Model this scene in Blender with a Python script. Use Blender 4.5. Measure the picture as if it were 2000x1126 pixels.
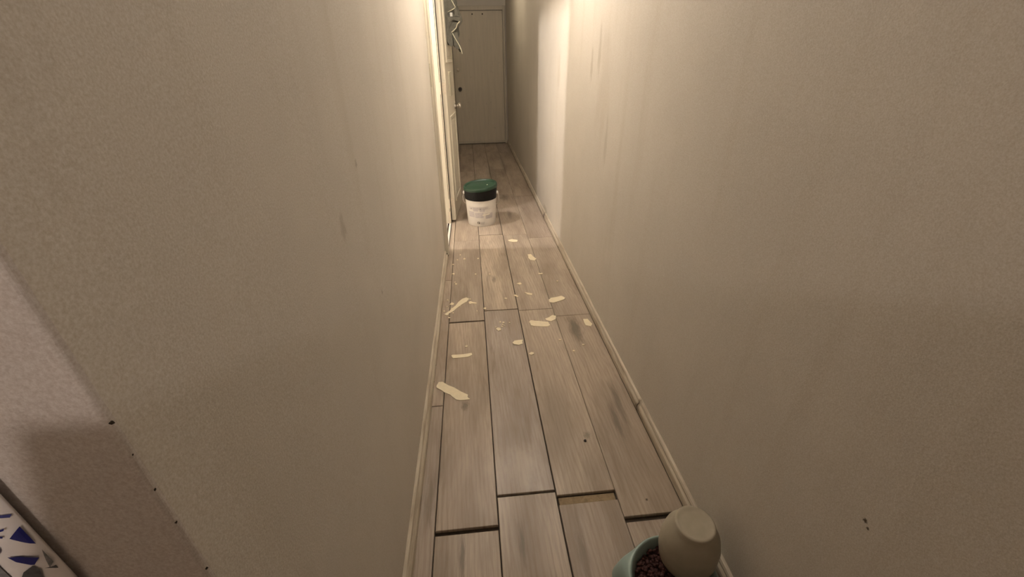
import bpy, bmesh, math, random
from mathutils import Vector, Matrix, noise

for o in list(bpy.data.objects):
    bpy.data.objects.remove(o)
scene = bpy.context.scene
C = scene.collection
random.seed(4)

# ---------------------------------------------------------------- camera
cam_data = bpy.data.cameras.new('camera')
cam_data.sensor_width = 36.0
cam_data.lens = 36.0 * 822.8 / 2000.0
cam_data.clip_start = 0.01
cam = bpy.data.objects.new('camera', cam_data)
C.objects.link(cam)
_X = Vector((0.9954144, -0.0940705, -0.0173449))
_U = Vector((0.0603014, 0.4763459, 0.8771878))
_F = Vector((0.0742553, 0.8742113, -0.4798341))
m = Matrix((_X, _U, -_F)).transposed().to_4x4()
m.translation = Vector((0.3861, 0.0, 1.2927))
cam.matrix_world = m
scene.camera = cam

# ---------------------------------------------------------------- world, exposure
w = bpy.data.worlds.new('world')
scene.world = w
w.use_nodes = True
w.node_tree.nodes['Background'].inputs[0].default_value = (0.9, 0.75, 0.55, 1)
w.node_tree.nodes['Background'].inputs[1].default_value = 0.0
scene.view_settings.view_transform = 'Standard'
scene.view_settings.look = 'None'
scene.view_settings.gamma = 1.0
scene.view_settings.use_curve_mapping = False
scene.view_settings.exposure = 0.0
# lamp strengths (the lamps themselves are built with their fixtures below)
WASHROOM_W = 98.0
CORRIDOR_W = 49.0
FAR_FILL_W = 8.5
ENTRY_W = 70.0

# ---------------------------------------------------------------- materials
def nodes_of(name):
    mt = bpy.data.materials.new(name)
    mt.use_nodes = True
    nt = mt.node_tree
    return mt, nt, nt.nodes['Principled BSDF']

def N(nt, t, **kw):
    n = nt.nodes.new(t)
    for k, v in kw.items():
        setattr(n, k, v)
    return n

def math_n(nt, op, a, b=None, c=None):
    n = N(nt, 'ShaderNodeMath', operation=op)
    for i, v in enumerate((a, b, c)):
        if v is None:
            continue
        if isinstance(v, (int, float)):
            n.inputs[i].default_value = v
        else:
            nt.links.new(v, n.inputs[i])
    return n.outputs[0]

def mix_col(nt, fac, a, b, blend='MIX'):
    n = N(nt, 'ShaderNodeMix', data_type='RGBA', blend_type=blend)
    for s, v in ((n.inputs[0], fac), (n.inputs[6], a), (n.inputs[7], b)):
        if isinstance(v, (int, float)):
            s.default_value = v
        elif isinstance(v, tuple):
            s.default_value = v if len(v) == 4 else v + (1,)
        else:
            nt.links.new(v, s)
    return n.outputs[2]

def ramp(nt, src, stops):
    n = N(nt, 'ShaderNodeValToRGB')
    el = n.color_ramp.elements
    while len(el) < len(stops):
        el.new(0.5)
    for e, (p_, c_) in zip(el, stops):
        e.position = p_
        e.color = c_ if len(c_) == 4 else tuple(c_) + (1,)
    nt.links.new(src, n.inputs[0])
    return n.outputs[0]

def noise_n(nt, vec, scale, detail=3, rough=0.5, dist=0.0):
    n = N(nt, 'ShaderNodeTexNoise')
    n.inputs['Scale'].default_value = scale
    n.inputs['Detail'].default_value = detail
    n.inputs['Roughness'].default_value = rough
    n.inputs['Distortion'].default_value = dist
    if vec is not None:
        nt.links.new(vec, n.inputs['Vector'])
    return n.outputs['Fac']

def mapping(nt, vec, scale=(1, 1, 1), loc=(0, 0, 0)):
    n = N(nt, 'ShaderNodeMapping')
    n.inputs['Scale'].default_value = scale
    n.inputs['Location'].default_value = loc
    nt.links.new(vec, n.inputs['Vector'])
    return n.outputs[0]

def bump(nt, bsdf, h, strength=0.2, dist=0.002):
    n = N(nt, 'ShaderNodeBump')
    n.inputs['Strength'].default_value = strength
    n.inputs['Distance'].default_value = dist
    nt.links.new(h, n.inputs['Height'])
    nt.links.new(n.outputs[0], bsdf.inputs['Normal'])

def stains(nt, pos, col, spots):
    """spots: (centre, radii, amount, colour); soft-edged dirt marks with a ragged outline"""
    for c_, r_, amt, dirt in spots:
        v = N(nt, 'ShaderNodeVectorMath', operation='SUBTRACT')
        nt.links.new(pos, v.inputs[0]); v.inputs[1].default_value = c_
        d = N(nt, 'ShaderNodeVectorMath', operation='DIVIDE')
        nt.links.new(v.outputs[0], d.inputs[0]); d.inputs[1].default_value = r_
        l = N(nt, 'ShaderNodeVectorMath', operation='LENGTH')
        nt.links.new(d.outputs[0], l.inputs[0])
        ns = noise_n(nt, d.outputs[0], 2.2, 4, 0.6)
        f = math_n(nt, 'ADD', l.outputs['Value'], math_n(nt, 'MULTIPLY_ADD', ns, 1.4, -0.7))
        mr = N(nt, 'ShaderNodeMapRange', interpolation_type='SMOOTHSTEP')
        nt.links.new(f, mr.inputs[0])
        mr.inputs[1].default_value = 0.25; mr.inputs[2].default_value = 1.0
        mr.inputs[3].default_value = amt; mr.inputs[4].default_value = 0.0
        col = mix_col(nt, mr.outputs[0], col, dirt)
    return col

def simple(name, col, rough=0.5, var=0.08, scale=25.0, metal=0.0, bmp=0.0, bscale=300.0, spec=0.5):
    mt, nt, b = nodes_of(name)
    g = N(nt, 'ShaderNodeNewGeometry').outputs['Position']
    n = noise_n(nt, g, scale, 4, 0.6)
    lo = tuple(c * (1 - var) for c in col); hi = tuple(min(1, c * (1 + var)) for c in col)
    nt.links.new(ramp(nt, n, [(0.3, lo), (0.7, hi)]), b.inputs['Base Color'])
    b.inputs['Roughness'].default_value = rough
    b.inputs['Metallic'].default_value = metal
    b.inputs['Specular IOR Level'].default_value = spec
    if bmp:
        bump(nt, b, noise_n(nt, g, bscale, 2), bmp, 0.001)
    return mt

def wall_mat(name, col, spots, rough=0.75):
    mt, nt, b = nodes_of(name)
    g = N(nt, 'ShaderNodeNewGeometry').outputs['Position']
    n1 = noise_n(nt, g, 1.7, 4, 0.55)
    c = ramp(nt, n1, [(0.3, tuple(k * 0.93 for k in col)), (0.7, tuple(min(1, k * 1.04) for k in col))])
    # vertical rubbed streaks and grime left on the paint
    n2 = noise_n(nt, mapping(nt, g, (9, 9, 0.9)), 1.0, 4, 0.6)
    c = mix_col(nt, ramp(nt, n2, [(0.55, (0, 0, 0)), (0.8, (0.28, 0.28, 0.28))]), c, tuple(k * v for k, v in zip(col, (0.78, 0.74, 0.66))))
    n3 = noise_n(nt, g, 420, 2, 0.7)
    c = mix_col(nt, 0.55, c, ramp(nt, n3, [(0.25, (0.30, 0.30, 0.30)), (0.75, (0.70, 0.70, 0.70))]), 'OVERLAY')
    c = stains(nt, g, c, spots)
    nt.links.new(c, b.inputs['Base Color'])
    b.inputs['Roughness'].default_value = rough
    b.inputs['Specular IOR Level'].default_value = 0.3
    bump(nt, b, noise_n(nt, g, 260, 3, 0.6), 0.25, 0.0012)
    return mt

BEIGE = (0.64, 0.595, 0.53)
DIRT = (0.30, 0.25, 0.18)
M = {}
M['wall_l'] = wall_mat('painted_plaster_left', BEIGE, [
    ((0.126, 0.97, 1.095), (0.05, 0.012, 0.012), 0.55, (0.3, 0.26, 0.22)),
    ((0.125, 0.80, 1.010), (0.05, 0.022, 0.035), 0.40, (0.34, 0.29, 0.24)),
    ((0.126, 0.99, 0.762), (0.05, 0.006, 0.008), 0.6, (0.2, 0.17, 0.14)),
    ((0.130, 1.16, 0.052), (0.05, 0.01, 0.02), 0.5, DIRT),
    ((0.122, 0.30, 1.40), (0.05, 0.05, 0.16), 0.15, DIRT),
])
M['wall_r'] = wall_mat('painted_plaster_right', BEIGE, [
    ((1.02, 2.255, 1.31), (0.05, 0.035, 0.15), 0.36, DIRT),
    ((1.02, 2.385, 1.25), (0.05, 0.03, 0.11), 0.4, DIRT),
    ((1.02, 2.04, 0.93), (0.05, 0.03, 0.16), 0.25, DIRT),
    ((1.02, 3.25, 1.20), (0.05, 0.06, 0.16), 0.3, (0.42, 0.36, 0.29)),
    ((1.02, 2.15, 1.15), (0.05, 0.14, 0.32), 0.2, (0.42, 0.35, 0.27)),
    ((1.02, 0.386, 0.585), (0.05, 0.006, 0.006), 0.95, (0.06, 0.04, 0.02)),
    ((1.02, 0.377, 0.577), (0.05, 0.004, 0.004), 0.95, (0.06, 0.04, 0.02)),
    ((1.02, 3.70, 0.07), (0.05, 0.16, 0.04), 0.45, DIRT),
])
M['entry'] = wall_mat('painted_plaster_entry', (0.60, 0.55, 0.515), [])
M['entry_dark'] = simple('darkened_entry_wall', (0.16, 0.12, 0.085), 0.6, 0.1, 6)  # unseen entry walls darkened to cut bounce light into the shadow
M['ceiling'] = simple('ceiling_paint', (0.74, 0.70, 0.62), 0.9, 0.04, 3)
M['white_room'] = simple('washroom_paint', (0.85, 0.80, 0.70), 0.7, 0.03, 3)
M['washfloor'] = simple('washroom_floor', (0.80, 0.76, 0.70), 0.35, 0.06, 8)
M['trim'] = None

def trim_mat():
    mt, nt, b = nodes_of('worn_trim_paint')
    g = N(nt, 'ShaderNodeNewGeometry').outputs['Position']
    n = noise_n(nt, mapping(nt, g, (40, 4, 40)), 1.0, 5, 0.65)
    c = ramp(nt, n, [(0.3, (0.32, 0.26, 0.19)), (0.5, (0.50, 0.44, 0.35)), (0.72, (0.60, 0.54, 0.44))])
    c = stains(nt, g, c, [((1.005, 3.665, 0.02), (0.05, 0.05, 0.05), 0.85, (0.08, 0.06, 0.05)),
                          ((0.150, 0.907, 0.0), (0.03, 0.06, 0.03), 0.6, (0.16, 0.12, 0.08)),
                          ((1.0, 1.245, 0.02), (0.04, 0.03, 0.05), 0.7, (0.12, 0.09, 0.06))])
    nt.links.new(c, b.inputs['Base Color'])
    b.inputs['Roughness'].default_value = 0.55
    bump(nt, b, n, 0.3, 0.001)
    return mt
M['trim'] = trim_mat()

def door_mat(name, col):
    mt, nt, b = nodes_of(name)
    g = N(nt, 'ShaderNodeNewGeometry').outputs['Position']
    n = noise_n(nt, mapping(nt, g, (30, 30, 2.5)), 1.0, 5, 0.6)
    c = ramp(nt, n, [(0.3, tuple(k * 0.90 for k in col)), (0.6, col)])
    c = mix_col(nt, ramp(nt, noise_n(nt, g, 14, 5, 0.7), [(0.62, (0, 0, 0)), (0.75, (0.5, 0.5, 0.5))]), c, tuple(k * 0.6 for k in col))
    nt.links.new(c, b.inputs['Base Color'])
    b.inputs['Roughness'].default_value = 0.5
    bump(nt, b, n, 0.15, 0.001)
    return mt
M['door'] = door_mat('door_paint', (0.70, 0.64, 0.52))
M['door_back'] = door_mat('back_door_paint', (0.60, 0.53, 0.42))
M['door_back_frame'] = door_mat('back_frame_paint', (0.55, 0.49, 0.39))

def plank_mat():
    mt, nt, b = nodes_of('greige_oak_plank')
    g = N(nt, 'ShaderNodeNewGeometry').outputs['Position']
    oi = N(nt, 'ShaderNodeObjectInfo')
    off = N(nt, 'ShaderNodeCombineXYZ')
    nt.links.new(math_n(nt, 'MULTIPLY', oi.outputs['Random'], 37.0), off.inputs[0])
    nt.links.new(math_n(nt, 'MULTIPLY', oi.outputs['Random'], 91.0), off.inputs[1])
    nt.links.new(math_n(nt, 'MULTIPLY', oi.outputs['Random'], 13.0), off.inputs[2])
    v = N(nt, 'ShaderNodeVectorMath', operation='ADD')
    nt.links.new(g, v.inputs[0]); nt.links.new(off.outputs[0], v.inputs[1])
    p = v.outputs[0]
    tone = oi.outputs['Color']      # each plank carries its own stain colour
    # broad tone drift, cathedral figure, fine pores
    broad = noise_n(nt, mapping(nt, p, (7, 1.6, 1)), 1.0, 3, 0.55, 0.4)
    c = mix_col(nt, ramp(nt, broad, [(0.35, (0.7, 0.7, 0.7)), (0.62, (0, 0, 0))]), tone, (0.25, 0.198, 0.152))
    figure = N(nt, 'ShaderNodeTexWave', wave_type='RINGS', rings_direction='Z')
    figure.inputs['Scale'].default_value = 2.3
    figure.inputs['Distortion'].default_value = 7.0
    figure.inputs['Detail'].default_value = 3.0
    figure.inputs['Detail Scale'].default_value = 1.2
    nt.links.new(mapping(nt, p, (9, 1.3, 1)), figure.inputs['Vector'])
    c = mix_col(nt, ramp(nt, figure.outputs['Fac'], [(0.0, (0.30, 0.30, 0.30)), (0.5, (0.0, 0.0, 0.0))]), c, (0.26, 0.20, 0.15))
    fine = noise_n(nt, mapping(nt, p, (170, 9, 1)), 1.0, 4, 0.65)
    c = mix_col(nt, ramp(nt, fine, [(0.3, (0.42, 0.42, 0.42)), (0.55, (0, 0, 0))]), c, (0.21, 0.165, 0.125))
    c = mix_col(nt, ramp(nt, fine, [(0.62, (0, 0, 0)), (0.85, (0.35, 0.35, 0.35))]), c, (0.50, 0.43, 0.35))
    streak = noise_n(nt, mapping(nt, p, (24, 2.2, 1), (5, 3, 0)), 1.0, 4, 0.6, 0.6)
    c = mix_col(nt, ramp(nt, streak, [(0.56, (0, 0, 0)), (0.76, (0.62, 0.62, 0.62))]), c, (0.165, 0.125, 0.090))
    K = (0.10, 0.085, 0.065)
    c = stains(nt, g, c, [
        ((0.885, 1.86, 0), (0.045, 0.16, 0.1), 0.75, K),
        ((0.290, 1.345, 0), (0.022, 0.035, 0.1), 0.6, K),
        ((0.940, 1.30, 0), (0.022, 0.17, 0.1), 0.55, K),
        ((0.900, 1.20, 0), (0.020, 0.12, 0.1), 0.5, K),
        ((0.765, 1.135, 0), (0.020, 0.022, 0.1), 0.6, (0.13, 0.13, 0.10)),
        ((0.695, 4.368, 0), (0.07, 0.14, 0.1), 0.6, K),
        ((0.480, 2.498, 0), (0.022, 0.06, 0.1), 0.5, K),
        ((0.893, 0.847, 0), (0.006, 0.006, 0.1), 0.9, (0.04, 0.03, 0.02)),
        ((0.285, 0.73, 0), (0.012, 0.085, 0.1), 0.65, K),
        ((0.465, 0.745, 0), (0.014, 0.09, 0.1), 0.55, K),
        ((0.640, 0.70, 0), (0.02, 0.09, 0.1), 0.4, K),
        ((0.700, 3.80, 0), (0.03, 0.16, 0.1), 0.5, K),
        ((0.62, 5.5, 0), (0.10, 0.5, 0.1), 0.35, K),
        ((0.80, 6.0, 0), (0.05, 0.7, 0.1), 0.35, K),
        ((0.165, 3.3, 0), (0.02, 0.6, 0.1), 0.6, (0.16, 0.13, 0.10)),
        ((0.175, 0.93, 0), (0.02, 0.12, 0.1), 0.55, (0.15, 0.12, 0.08)),
        ((0.40, 1.04, 0), (0.05, 0.10, 0.1), 0.35, (0.55, 0.48, 0.40)),
        ((0.50, 1.02, 0), (0.08, 0.12, 0.1), 0.35, (0.55, 0.48, 0.40)),
    ])
    nt.links.new(c, b.inputs['Base Color'])
    nt.links.new(ramp(nt, broad, [(0.3, (0.50, 0.50, 0.50)), (0.7, (0.36, 0.36, 0.36))]), b.inputs['Roughness'])
    b.inputs['Specular IOR Level'].default_value = 0.35
    bump(nt, b, fine, 0.18, 0.0008)
    return mt
M['plank'] = plank_mat()
M['subfloor'] = simple('dark_subfloor', (0.045, 0.034, 0.024), 0.9, 0.3, 60)
M['underlay'] = simple('tan_underlay', (0.27, 0.205, 0.125), 0.9, 0.25, 70)
M['flake'] = simple('cream_paint', (0.80, 0.71, 0.52), 0.6, 0.05, 60)
M['bucket_white'] = simple('white_bucket_plastic', (0.72, 0.68, 0.62), 0.4, 0.04, 30)
M['bucket_black'] = simple('black_bucket_band', (0.008, 0.008, 0.008), 0.45, 0.2, 40, spec=0.15)
M['lid_green'] = simple('green_lid_plastic', (0.009, 0.036, 0.018), 0.42, 0.15, 40)
M['print_grey'] = simple('pale_lilac_print', (0.56, 0.52, 0.51), 0.5, 0.12, 120)
M['print_text'] = simple('grey_text_print', (0.40, 0.37, 0.36), 0.5, 0.2, 400)
M['print_black'] = simple('black_print', (0.03, 0.025, 0.02), 0.5, 0.1)
M['sticker'] = simple('white_sticker', (0.88, 0.82, 0.70), 0.5, 0.03)
M['chrome'] = simple('worn_chrome', (0.75, 0.72, 0.68), 0.18, 0.06, 40, metal=1.0)
M['dark_metal'] = simple('dark_bronze_metal', (0.05, 0.04, 0.035), 0.4, 0.2, 40, metal=0.8)
M['dark'] = simple('dark_grime_and_shade', (0.03, 0.022, 0.015), 0.9, 0.3, 90)  # grime and nail heads, also the painted shade in the jamb gaps
M['hinge'] = simple('painted_hinge', (0.64, 0.56, 0.45), 0.45, 0.10, 60)
M['plate'] = simple('dull_greenish_plate', (0.50, 0.46, 0.35), 0.5, 0.10, 60)
M['cloth'] = simple('dark_grey_cloth', (0.125, 0.120, 0.100), 0.95, 0.25, 45, bmp=0.4, bscale=900, spec=0.1)
M['piping'] = simple('pale_piping_cloth', (0.55, 0.52, 0.40), 0.9, 0.08, 80)
M['tag'] = simple('pale_cloth_tag', (0.60, 0.60, 0.56), 0.8, 0.05)
M['teal'] = simple('pale_teal_plastic', (0.30, 0.40, 0.38), 0.38, 0.06, 30)
M['kibble'] = simple('dark_red_kibble', (0.050, 0.014, 0.012), 0.85, 0.5, 160)
M['pouch'] = simple('white_pouch_film', (0.82, 0.78, 0.78), 0.4, 0.04, 40)
M['blue'] = simple('navy_blue_print', (0.012, 0.016, 0.16), 0.45, 0.15, 90)
M['leaf_dark'] = simple('dark_grey_leaf_print', (0.085, 0.088, 0.095), 0.5, 0.35, 260)
M['leaf_mid'] = simple('mid_grey_leaf_print', (0.22, 0.22, 0.225), 0.5, 0.35, 240)
M['caster_laminate'] = simple('shadow_caster_laminate', (0.20, 0.15, 0.11), 0.5, 0.06, 12)
M['lamp_body'] = simple('lamp_enamel', (0.75, 0.72, 0.66), 0.4, 0.03)

def hopper_mat():
    mt, nt, b = nodes_of('frosted_tan_plastic')
    g = N(nt, 'ShaderNodeNewGeometry').outputs['Position']
    nt.links.new(ramp(nt, noise_n(nt, g, 40, 3), [(0.3, (0.56, 0.51, 0.40)), (0.7, (0.63, 0.57, 0.46))]), b.inputs['Base Color'])
    b.inputs['Transmission Weight'].default_value = 0.35
    b.inputs['Roughness'].default_value = 0.3
    b.inputs['IOR'].default_value = 1.12
    return mt
M['hopper'] = hopper_mat()

def bulb_mat(name, col, power, r):
    mt, nt, b = nodes_of(name)
    b.inputs['Base Color'].default_value = (0.9, 0.9, 0.9, 1)
    b.inputs['Emission Color'].default_value = col + (1,)
    b.inputs['Emission Strength'].default_value = power / (4 * math.pi ** 2 * r * r)
    return mt

# ---------------------------------------------------------------- builders
def tag(o, label=None, cat=None, group=None, kind=None):
    if label: o['label'] = label
    if cat: o['category'] = cat
    if group: o['group'] = group
    if kind: o['kind'] = kind
    return o

def link(name, me, mat=None, parent=None, loc=None):
    o = bpy.data.objects.new(name, me)
    C.objects.link(o)
    if mat is not None and me is not None and not me.materials:
        me.materials.append(M[mat])
    if parent: o.parent = parent
    if loc: o.location = loc
    return o

def empty(name, loc=(0, 0, 0), rz=0):
    o = bpy.data.objects.new(name, None)
    o.empty_display_size = 0.05
    C.objects.link(o)
    o.location = loc; o.rotation_euler = (0, 0, rz)
    return o

def mesh(name, bm, smooth=False):
    bmesh.ops.recalc_face_normals(bm, faces=bm.faces)
    me = bpy.data.meshes.new(name)
    bm.to_mesh(me); bm.free()
    if smooth:
        for f in me.polygons: f.use_smooth = True
    return me

def box(bm, x0, x1, y0, y1, z0, z1, bev=0.0, fx=None):
    vs = [bm.verts.new((x, y, z)) for x in (x0, x1) for y in (y0, y1) for z in (z0, z1)]
    fs = [(0, 1, 3, 2), (4, 6, 7, 5), (0, 4, 5, 1), (2, 3, 7, 6), (0, 2, 6, 4), (1, 5, 7, 3)]
    faces = [bm.faces.new([vs[i] for i in f]) for f in fs]
    if fx:
        for v in vs: v.co = fx(v.co)
    if bev:
        es = list({e for f in faces for e in f.edges})
        bmesh.ops.bevel(bm, geom=es, offset=bev, segments=2, affect='EDGES', profile=0.5)

def box_obj(name, dims, mat, parent=None, bev=0.0, fx=None):
    bm = bmesh.new()
    box(bm, *dims, bev=bev, fx=fx)
    return link(name, mesh(name, bm), mat, parent)

def lathe(bm, prof, n=40, cx=0, cy=0, cap0=False, cap1=False):
    rings = []
    for r, z in prof:
        rings.append([bm.verts.new((cx + r * math.cos(2 * math.pi * k / n), cy + r * math.sin(2 * math.pi * k / n), z)) for k in range(n)])
    for a, b in zip(rings, rings[1:]):
        for k in range(n):
            bm.faces.new((a[k], a[(k + 1) % n], b[(k + 1) % n], b[k]))
    if cap0: bm.faces.new(rings[0][::-1])
    if cap1: bm.faces.new(rings[-1])

def lathe_obj(name, prof, mat, parent=None, n=40, cap0=False, cap1=False, smooth=True):
    bm = bmesh.new(); lathe(bm, prof, n, cap0=cap0, cap1=cap1)
    o = link(name, mesh(name, bm, smooth), mat, parent)
    if smooth:
        mod = o.modifiers.new('edge', 'EDGE_SPLIT'); mod.split_angle = math.radians(40)
    return o

def tube(bm, pts, r, n=8, closed=False):
    pts = [Vector(q) for q in pts]
    rings = []
    up = Vector((0.123, 0.31, 0.94)).normalized()
    for i, q in enumerate(pts):
        a = pts[max(i - 1, 0)]; b = pts[min(i + 1, len(pts) - 1)]
        t = (b - a).normalized()
        u = t.cross(up).normalized(); v = t.cross(u)
        rr = r[i] if isinstance(r, (list, tuple)) else r
        rings.append([bm.verts.new(q + (u * math.cos(2 * math.pi * k / n) + v * math.sin(2 * math.pi * k / n)) * rr) for k in range(n)])
    for a, b in zip(rings, rings[1:]):
        for k in range(n):
            bm.faces.new((a[k], a[(k + 1) % n], b[(k + 1) % n], b[k]))
    bm.faces.new(rings[0][::-1]); bm.faces.new(rings[-1])

def tube_obj(name, pts, r, mat, parent=None, n=8):
    bm = bmesh.new(); tube(bm, pts, r, n)
    return link(name, mesh(name, bm, True), mat, parent)

def prism_obj(name, poly, z0, z1, mat, parent=None, to3=lambda a, b, h: (a, b, h)):
    bm = bmesh.new()
    lo = [bm.verts.new(to3(a, b, z0)) for a, b in poly]
    hi = [bm.verts.new(to3(a, b, z1)) for a, b in poly]
    bm.faces.new(lo[::-1]); bm.faces.new(hi)
    n = len(poly)
    for k in range(n):
        bm.faces.new((lo[k], lo[(k + 1) % n], hi[(k + 1) % n], hi[k]))
    return link(name, mesh(name, bm), mat, parent)

# ---------------------------------------------------------------- the corridor shell
CEIL = 2.42
Y_END = 7.65
X_R = 1.02
Y_C = 0.237            # where the left wall ends in an outside corner
D0, D1 = 3.03, 3.655   # doorway in the left wall

def xl(y, z=0.0):
    """face of the left wall: it runs and leans very slightly off true"""
    return 0.1205 + 0.006 * y + 0.012 * z * max(0.0, min(1.0, (y - 0.3) / 2.7))

def lean(co):
    return Vector((co.x + xl(co.y, co.z), co.y, co.z))

def wall_piece(bm, y0, y1, z0, z1, back=-0.11):
    ys = [y0 + (y1 - y0) * k / 6 for k in range(7)]
    for a, b in zip(ys, ys[1:]):
        pass
    rows = []
    for y in ys:
        rows.append([bm.verts.new((xl(y, z0), y, z0)), bm.verts.new((xl(y, z1), y, z1)), bm.verts.new((back + 0.13, y, z1)), bm.verts.new((back + 0.13, y, z0))])
    for a, b in zip(rows, rows[1:]):
        for k in range(4):
            bm.faces.new((a[k], b[k], b[(k + 1) % 4], a[(k + 1) % 4]))
    bm.faces.new(rows[0]); bm.faces.new(rows[-1][::-1])

bm = bmesh.new()
wall_piece(bm, Y_C + 0.007, D0, 0, CEIL)
wall_piece(bm, D0, D1, 2.03, CEIL)
wall_piece(bm, D1, Y_END, 0, CEIL)
wall_left = link('wall_left', mesh('wall_left', bm), 'wall_l')
tag(wall_left, 'long plain beige wall along the left side of the corridor', 'wall', kind='structure')

bm = bmesh.new()
# return face of the left wall, facing the entry, with a softly rounded corner bead
prof = [(xl(Y_C), Y_C + 0.008), ]
for k in range(6):
    a = math.pi / 2 * k / 5
    prof.append((xl(Y_C) - 0.005 + 0.005 * math.cos(a), Y_C + 0.005 - 0.005 * math.sin(a)))
prof += [(-0.95, Y_C), (-0.95, Y_C + 0.03), (0.0, Y_C + 0.03), (0.0, Y_C + 0.008)]
lo = [bm.verts.new((x, y, 0)) for x, y in prof]; hi = [bm.verts.new((x, y, CEIL)) for x, y in prof]
for k in range(len(prof)):
    j = (k + 1) % len(prof)
    bm.faces.new((lo[k], lo[j], hi[j], hi[k]))
bm.faces.new(lo[::-1]); bm.faces.new(hi)
wall_entry = link('wall_entry', mesh('wall_entry', bm), 'entry')
tag(wall_entry, 'pinkish white wall face at the lower left, round the corner of the corridor', 'wall', kind='structure')
for z, s in ((1.167, 0.0008), (1.072, 0.0021), (1.039, 0.0017), (1.0, 0.0017), (0.958, 0.0017), (0.925, 0.001), (0.889, 0.0018)):
    bm = bmesh.new()
    bmesh.ops.create_icosphere(bm, subdivisions=1, radius=s)
    for v in bm.verts:
        v.co *= random.uniform(0.7, 1.2); v.co.z *= 1.3
    o = link('nick', mesh('nick', bm), 'dark', wall_entry, (xl(Y_C) - 0.0012, Y_C + 0.0042, z))

wr = box_obj('wall_right', (X_R, X_R + 0.1, -3.0, Y_END, 0, CEIL), 'wall_r')
tag(wr, 'long plain beige wall along the right side with dark smudges', 'wall', kind='structure')
o = box_obj('ceiling', (-2.2, X_R + 0.1, -3.1, Y_END + 0.1, CEIL, CEIL + 0.1), 'ceiling')
tag(o, 'flat painted ceiling above the corridor', 'ceiling', kind='structure')
bm = bmesh.new()
box(bm, -0.95, X_R, Y_END, Y_END + 0.1, 0, CEIL)
wb = link('wall_back', mesh('wall_back', bm), 'wall_r')
tag(wb, 'dim beige end wall around the door at the far end', 'wall', kind='structure')
o = box_obj('wall_behind', (-1.05, X_R + 0.1, -3.1, -3.0, 0, CEIL), 'entry_dark')
tag(o, 'plain wall behind the entry area', 'wall', kind='structure')
o = box_obj('wall_entry_side', (-1.05, -0.95, -3.0, Y_C + 0.03, 0, CEIL), 'entry_dark')
tag(o, 'plain side wall of the entry area', 'wall', kind='structure')
# washroom behind the doorway
for nm, d in (('wall_washroom_far', (-2.1, 0.02, 4.3, 4.4, 0, CEIL)), ('wall_washroom_near', (-2.1, 0.02, 1.9, 2.0, 0, CEIL)), ('wall_washroom_side', (-2.2, -2.1, 1.9, 4.4, 0, CEIL))):
    o = box_obj(nm, d, 'white_room')
    tag(o, 'pale wall of the lit room behind the left doorway', 'wall', kind='structure')
o = box_obj('floor_washroom', (-2.1, 0.128, 2.0, 4.3, -0.05, -0.002), 'washfloor')
tag(o, 'pale floor of the lit room seen as a sliver in the doorway', 'floor', kind='structure')

# ---------------------------------------------------------------- floor of sliding planks
floor = box_obj('floor', (-1.05, X_R + 0.1, -3.1, Y_END + 0.1, -0.06, -0.0125), 'subfloor')
tag(floor, 'greyish brown wood-look plank floor with open gaps between plank ends', 'floor', kind='structure')
T = 0.0115
PL = {}
def plank_mesh(wd, ln):
    key = (round(wd, 4), round(ln, 4))
    if key in PL: return PL[key]
    bm = bmesh.new()
    c = 0.0016
    def ring(i, z): return [bm.verts.new(q) for q in ((i, i, z), (wd - i, i, z), (wd - i, ln - i, z), (i, ln - i, z))]
    a, b_, t = ring(0, -T), ring(0, -c), ring(c, 0)
    for p_, q_ in ((a, b_), (b_, t)):
        for k in range(4):
            bm.faces.new((p_[k], p_[(k + 1) % 4], q_[(k + 1) % 4], q_[k]))
    bm.faces.new(t); bm.faces.new(a[::-1])
    PL[key] = mesh('plank', bm)
    return PL[key]

L = 1.19
TONES = [(0.44, 0.362, 0.290), (0.47, 0.390, 0.312), (0.42, 0.350, 0.292), (0.48, 0.402, 0.325), (0.435, 0.360, 0.285)]
TONE_AT = {(0.2, 0.812): (0.475, 0.390, 0.310), (0.4, 0.916): (0.405, 0.345, 0.300), (0.6, 0.894): (0.475, 0.397, 0.318), (0.8, 0.797): (0.425, 0.352, 0.282),
           (0.2, 2.006): (0.44, 0.368, 0.300), (0.4, 2.108): (0.51, 0.425, 0.335), (0.6, 2.085): (0.455, 0.382, 0.308), (0.8, 2.0): (0.43, 0.362, 0.295)}
# column: x0, x1, list of plank (start, end) in the visible part
def column(x0, x1, spans, dz):
    for k, (a, b) in enumerate(spans):
        ln = b - a
        o = link('plank', plank_mesh(x1 - x0, ln), 'plank', floor, (x0, a, random.uniform(-0.0006, 0.0006) + dz.get(k, 0)))
        t_ = TONE_AT.get((round(x0, 3), round(a, 3))) or TONES[random.randrange(len(TONES))]
        o.color = t_ + (1,)

def run(marks, gap, lo=-2.8, hi=7.62, g=0.0025):
    """marks: joint positions with the gap left in front of them"""
    js = sorted(marks)
    while js[0] - L > lo: js.insert(0, js[0] - L - g)
    while js[-1] + L < hi: js.append(js[-1] + L + g)
    spans = []
    js = [lo] + js + [hi]
    for a, b in zip(js, js[1:]):
        spans.append((a, b - gap.get(b, g)))
    return spans

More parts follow.
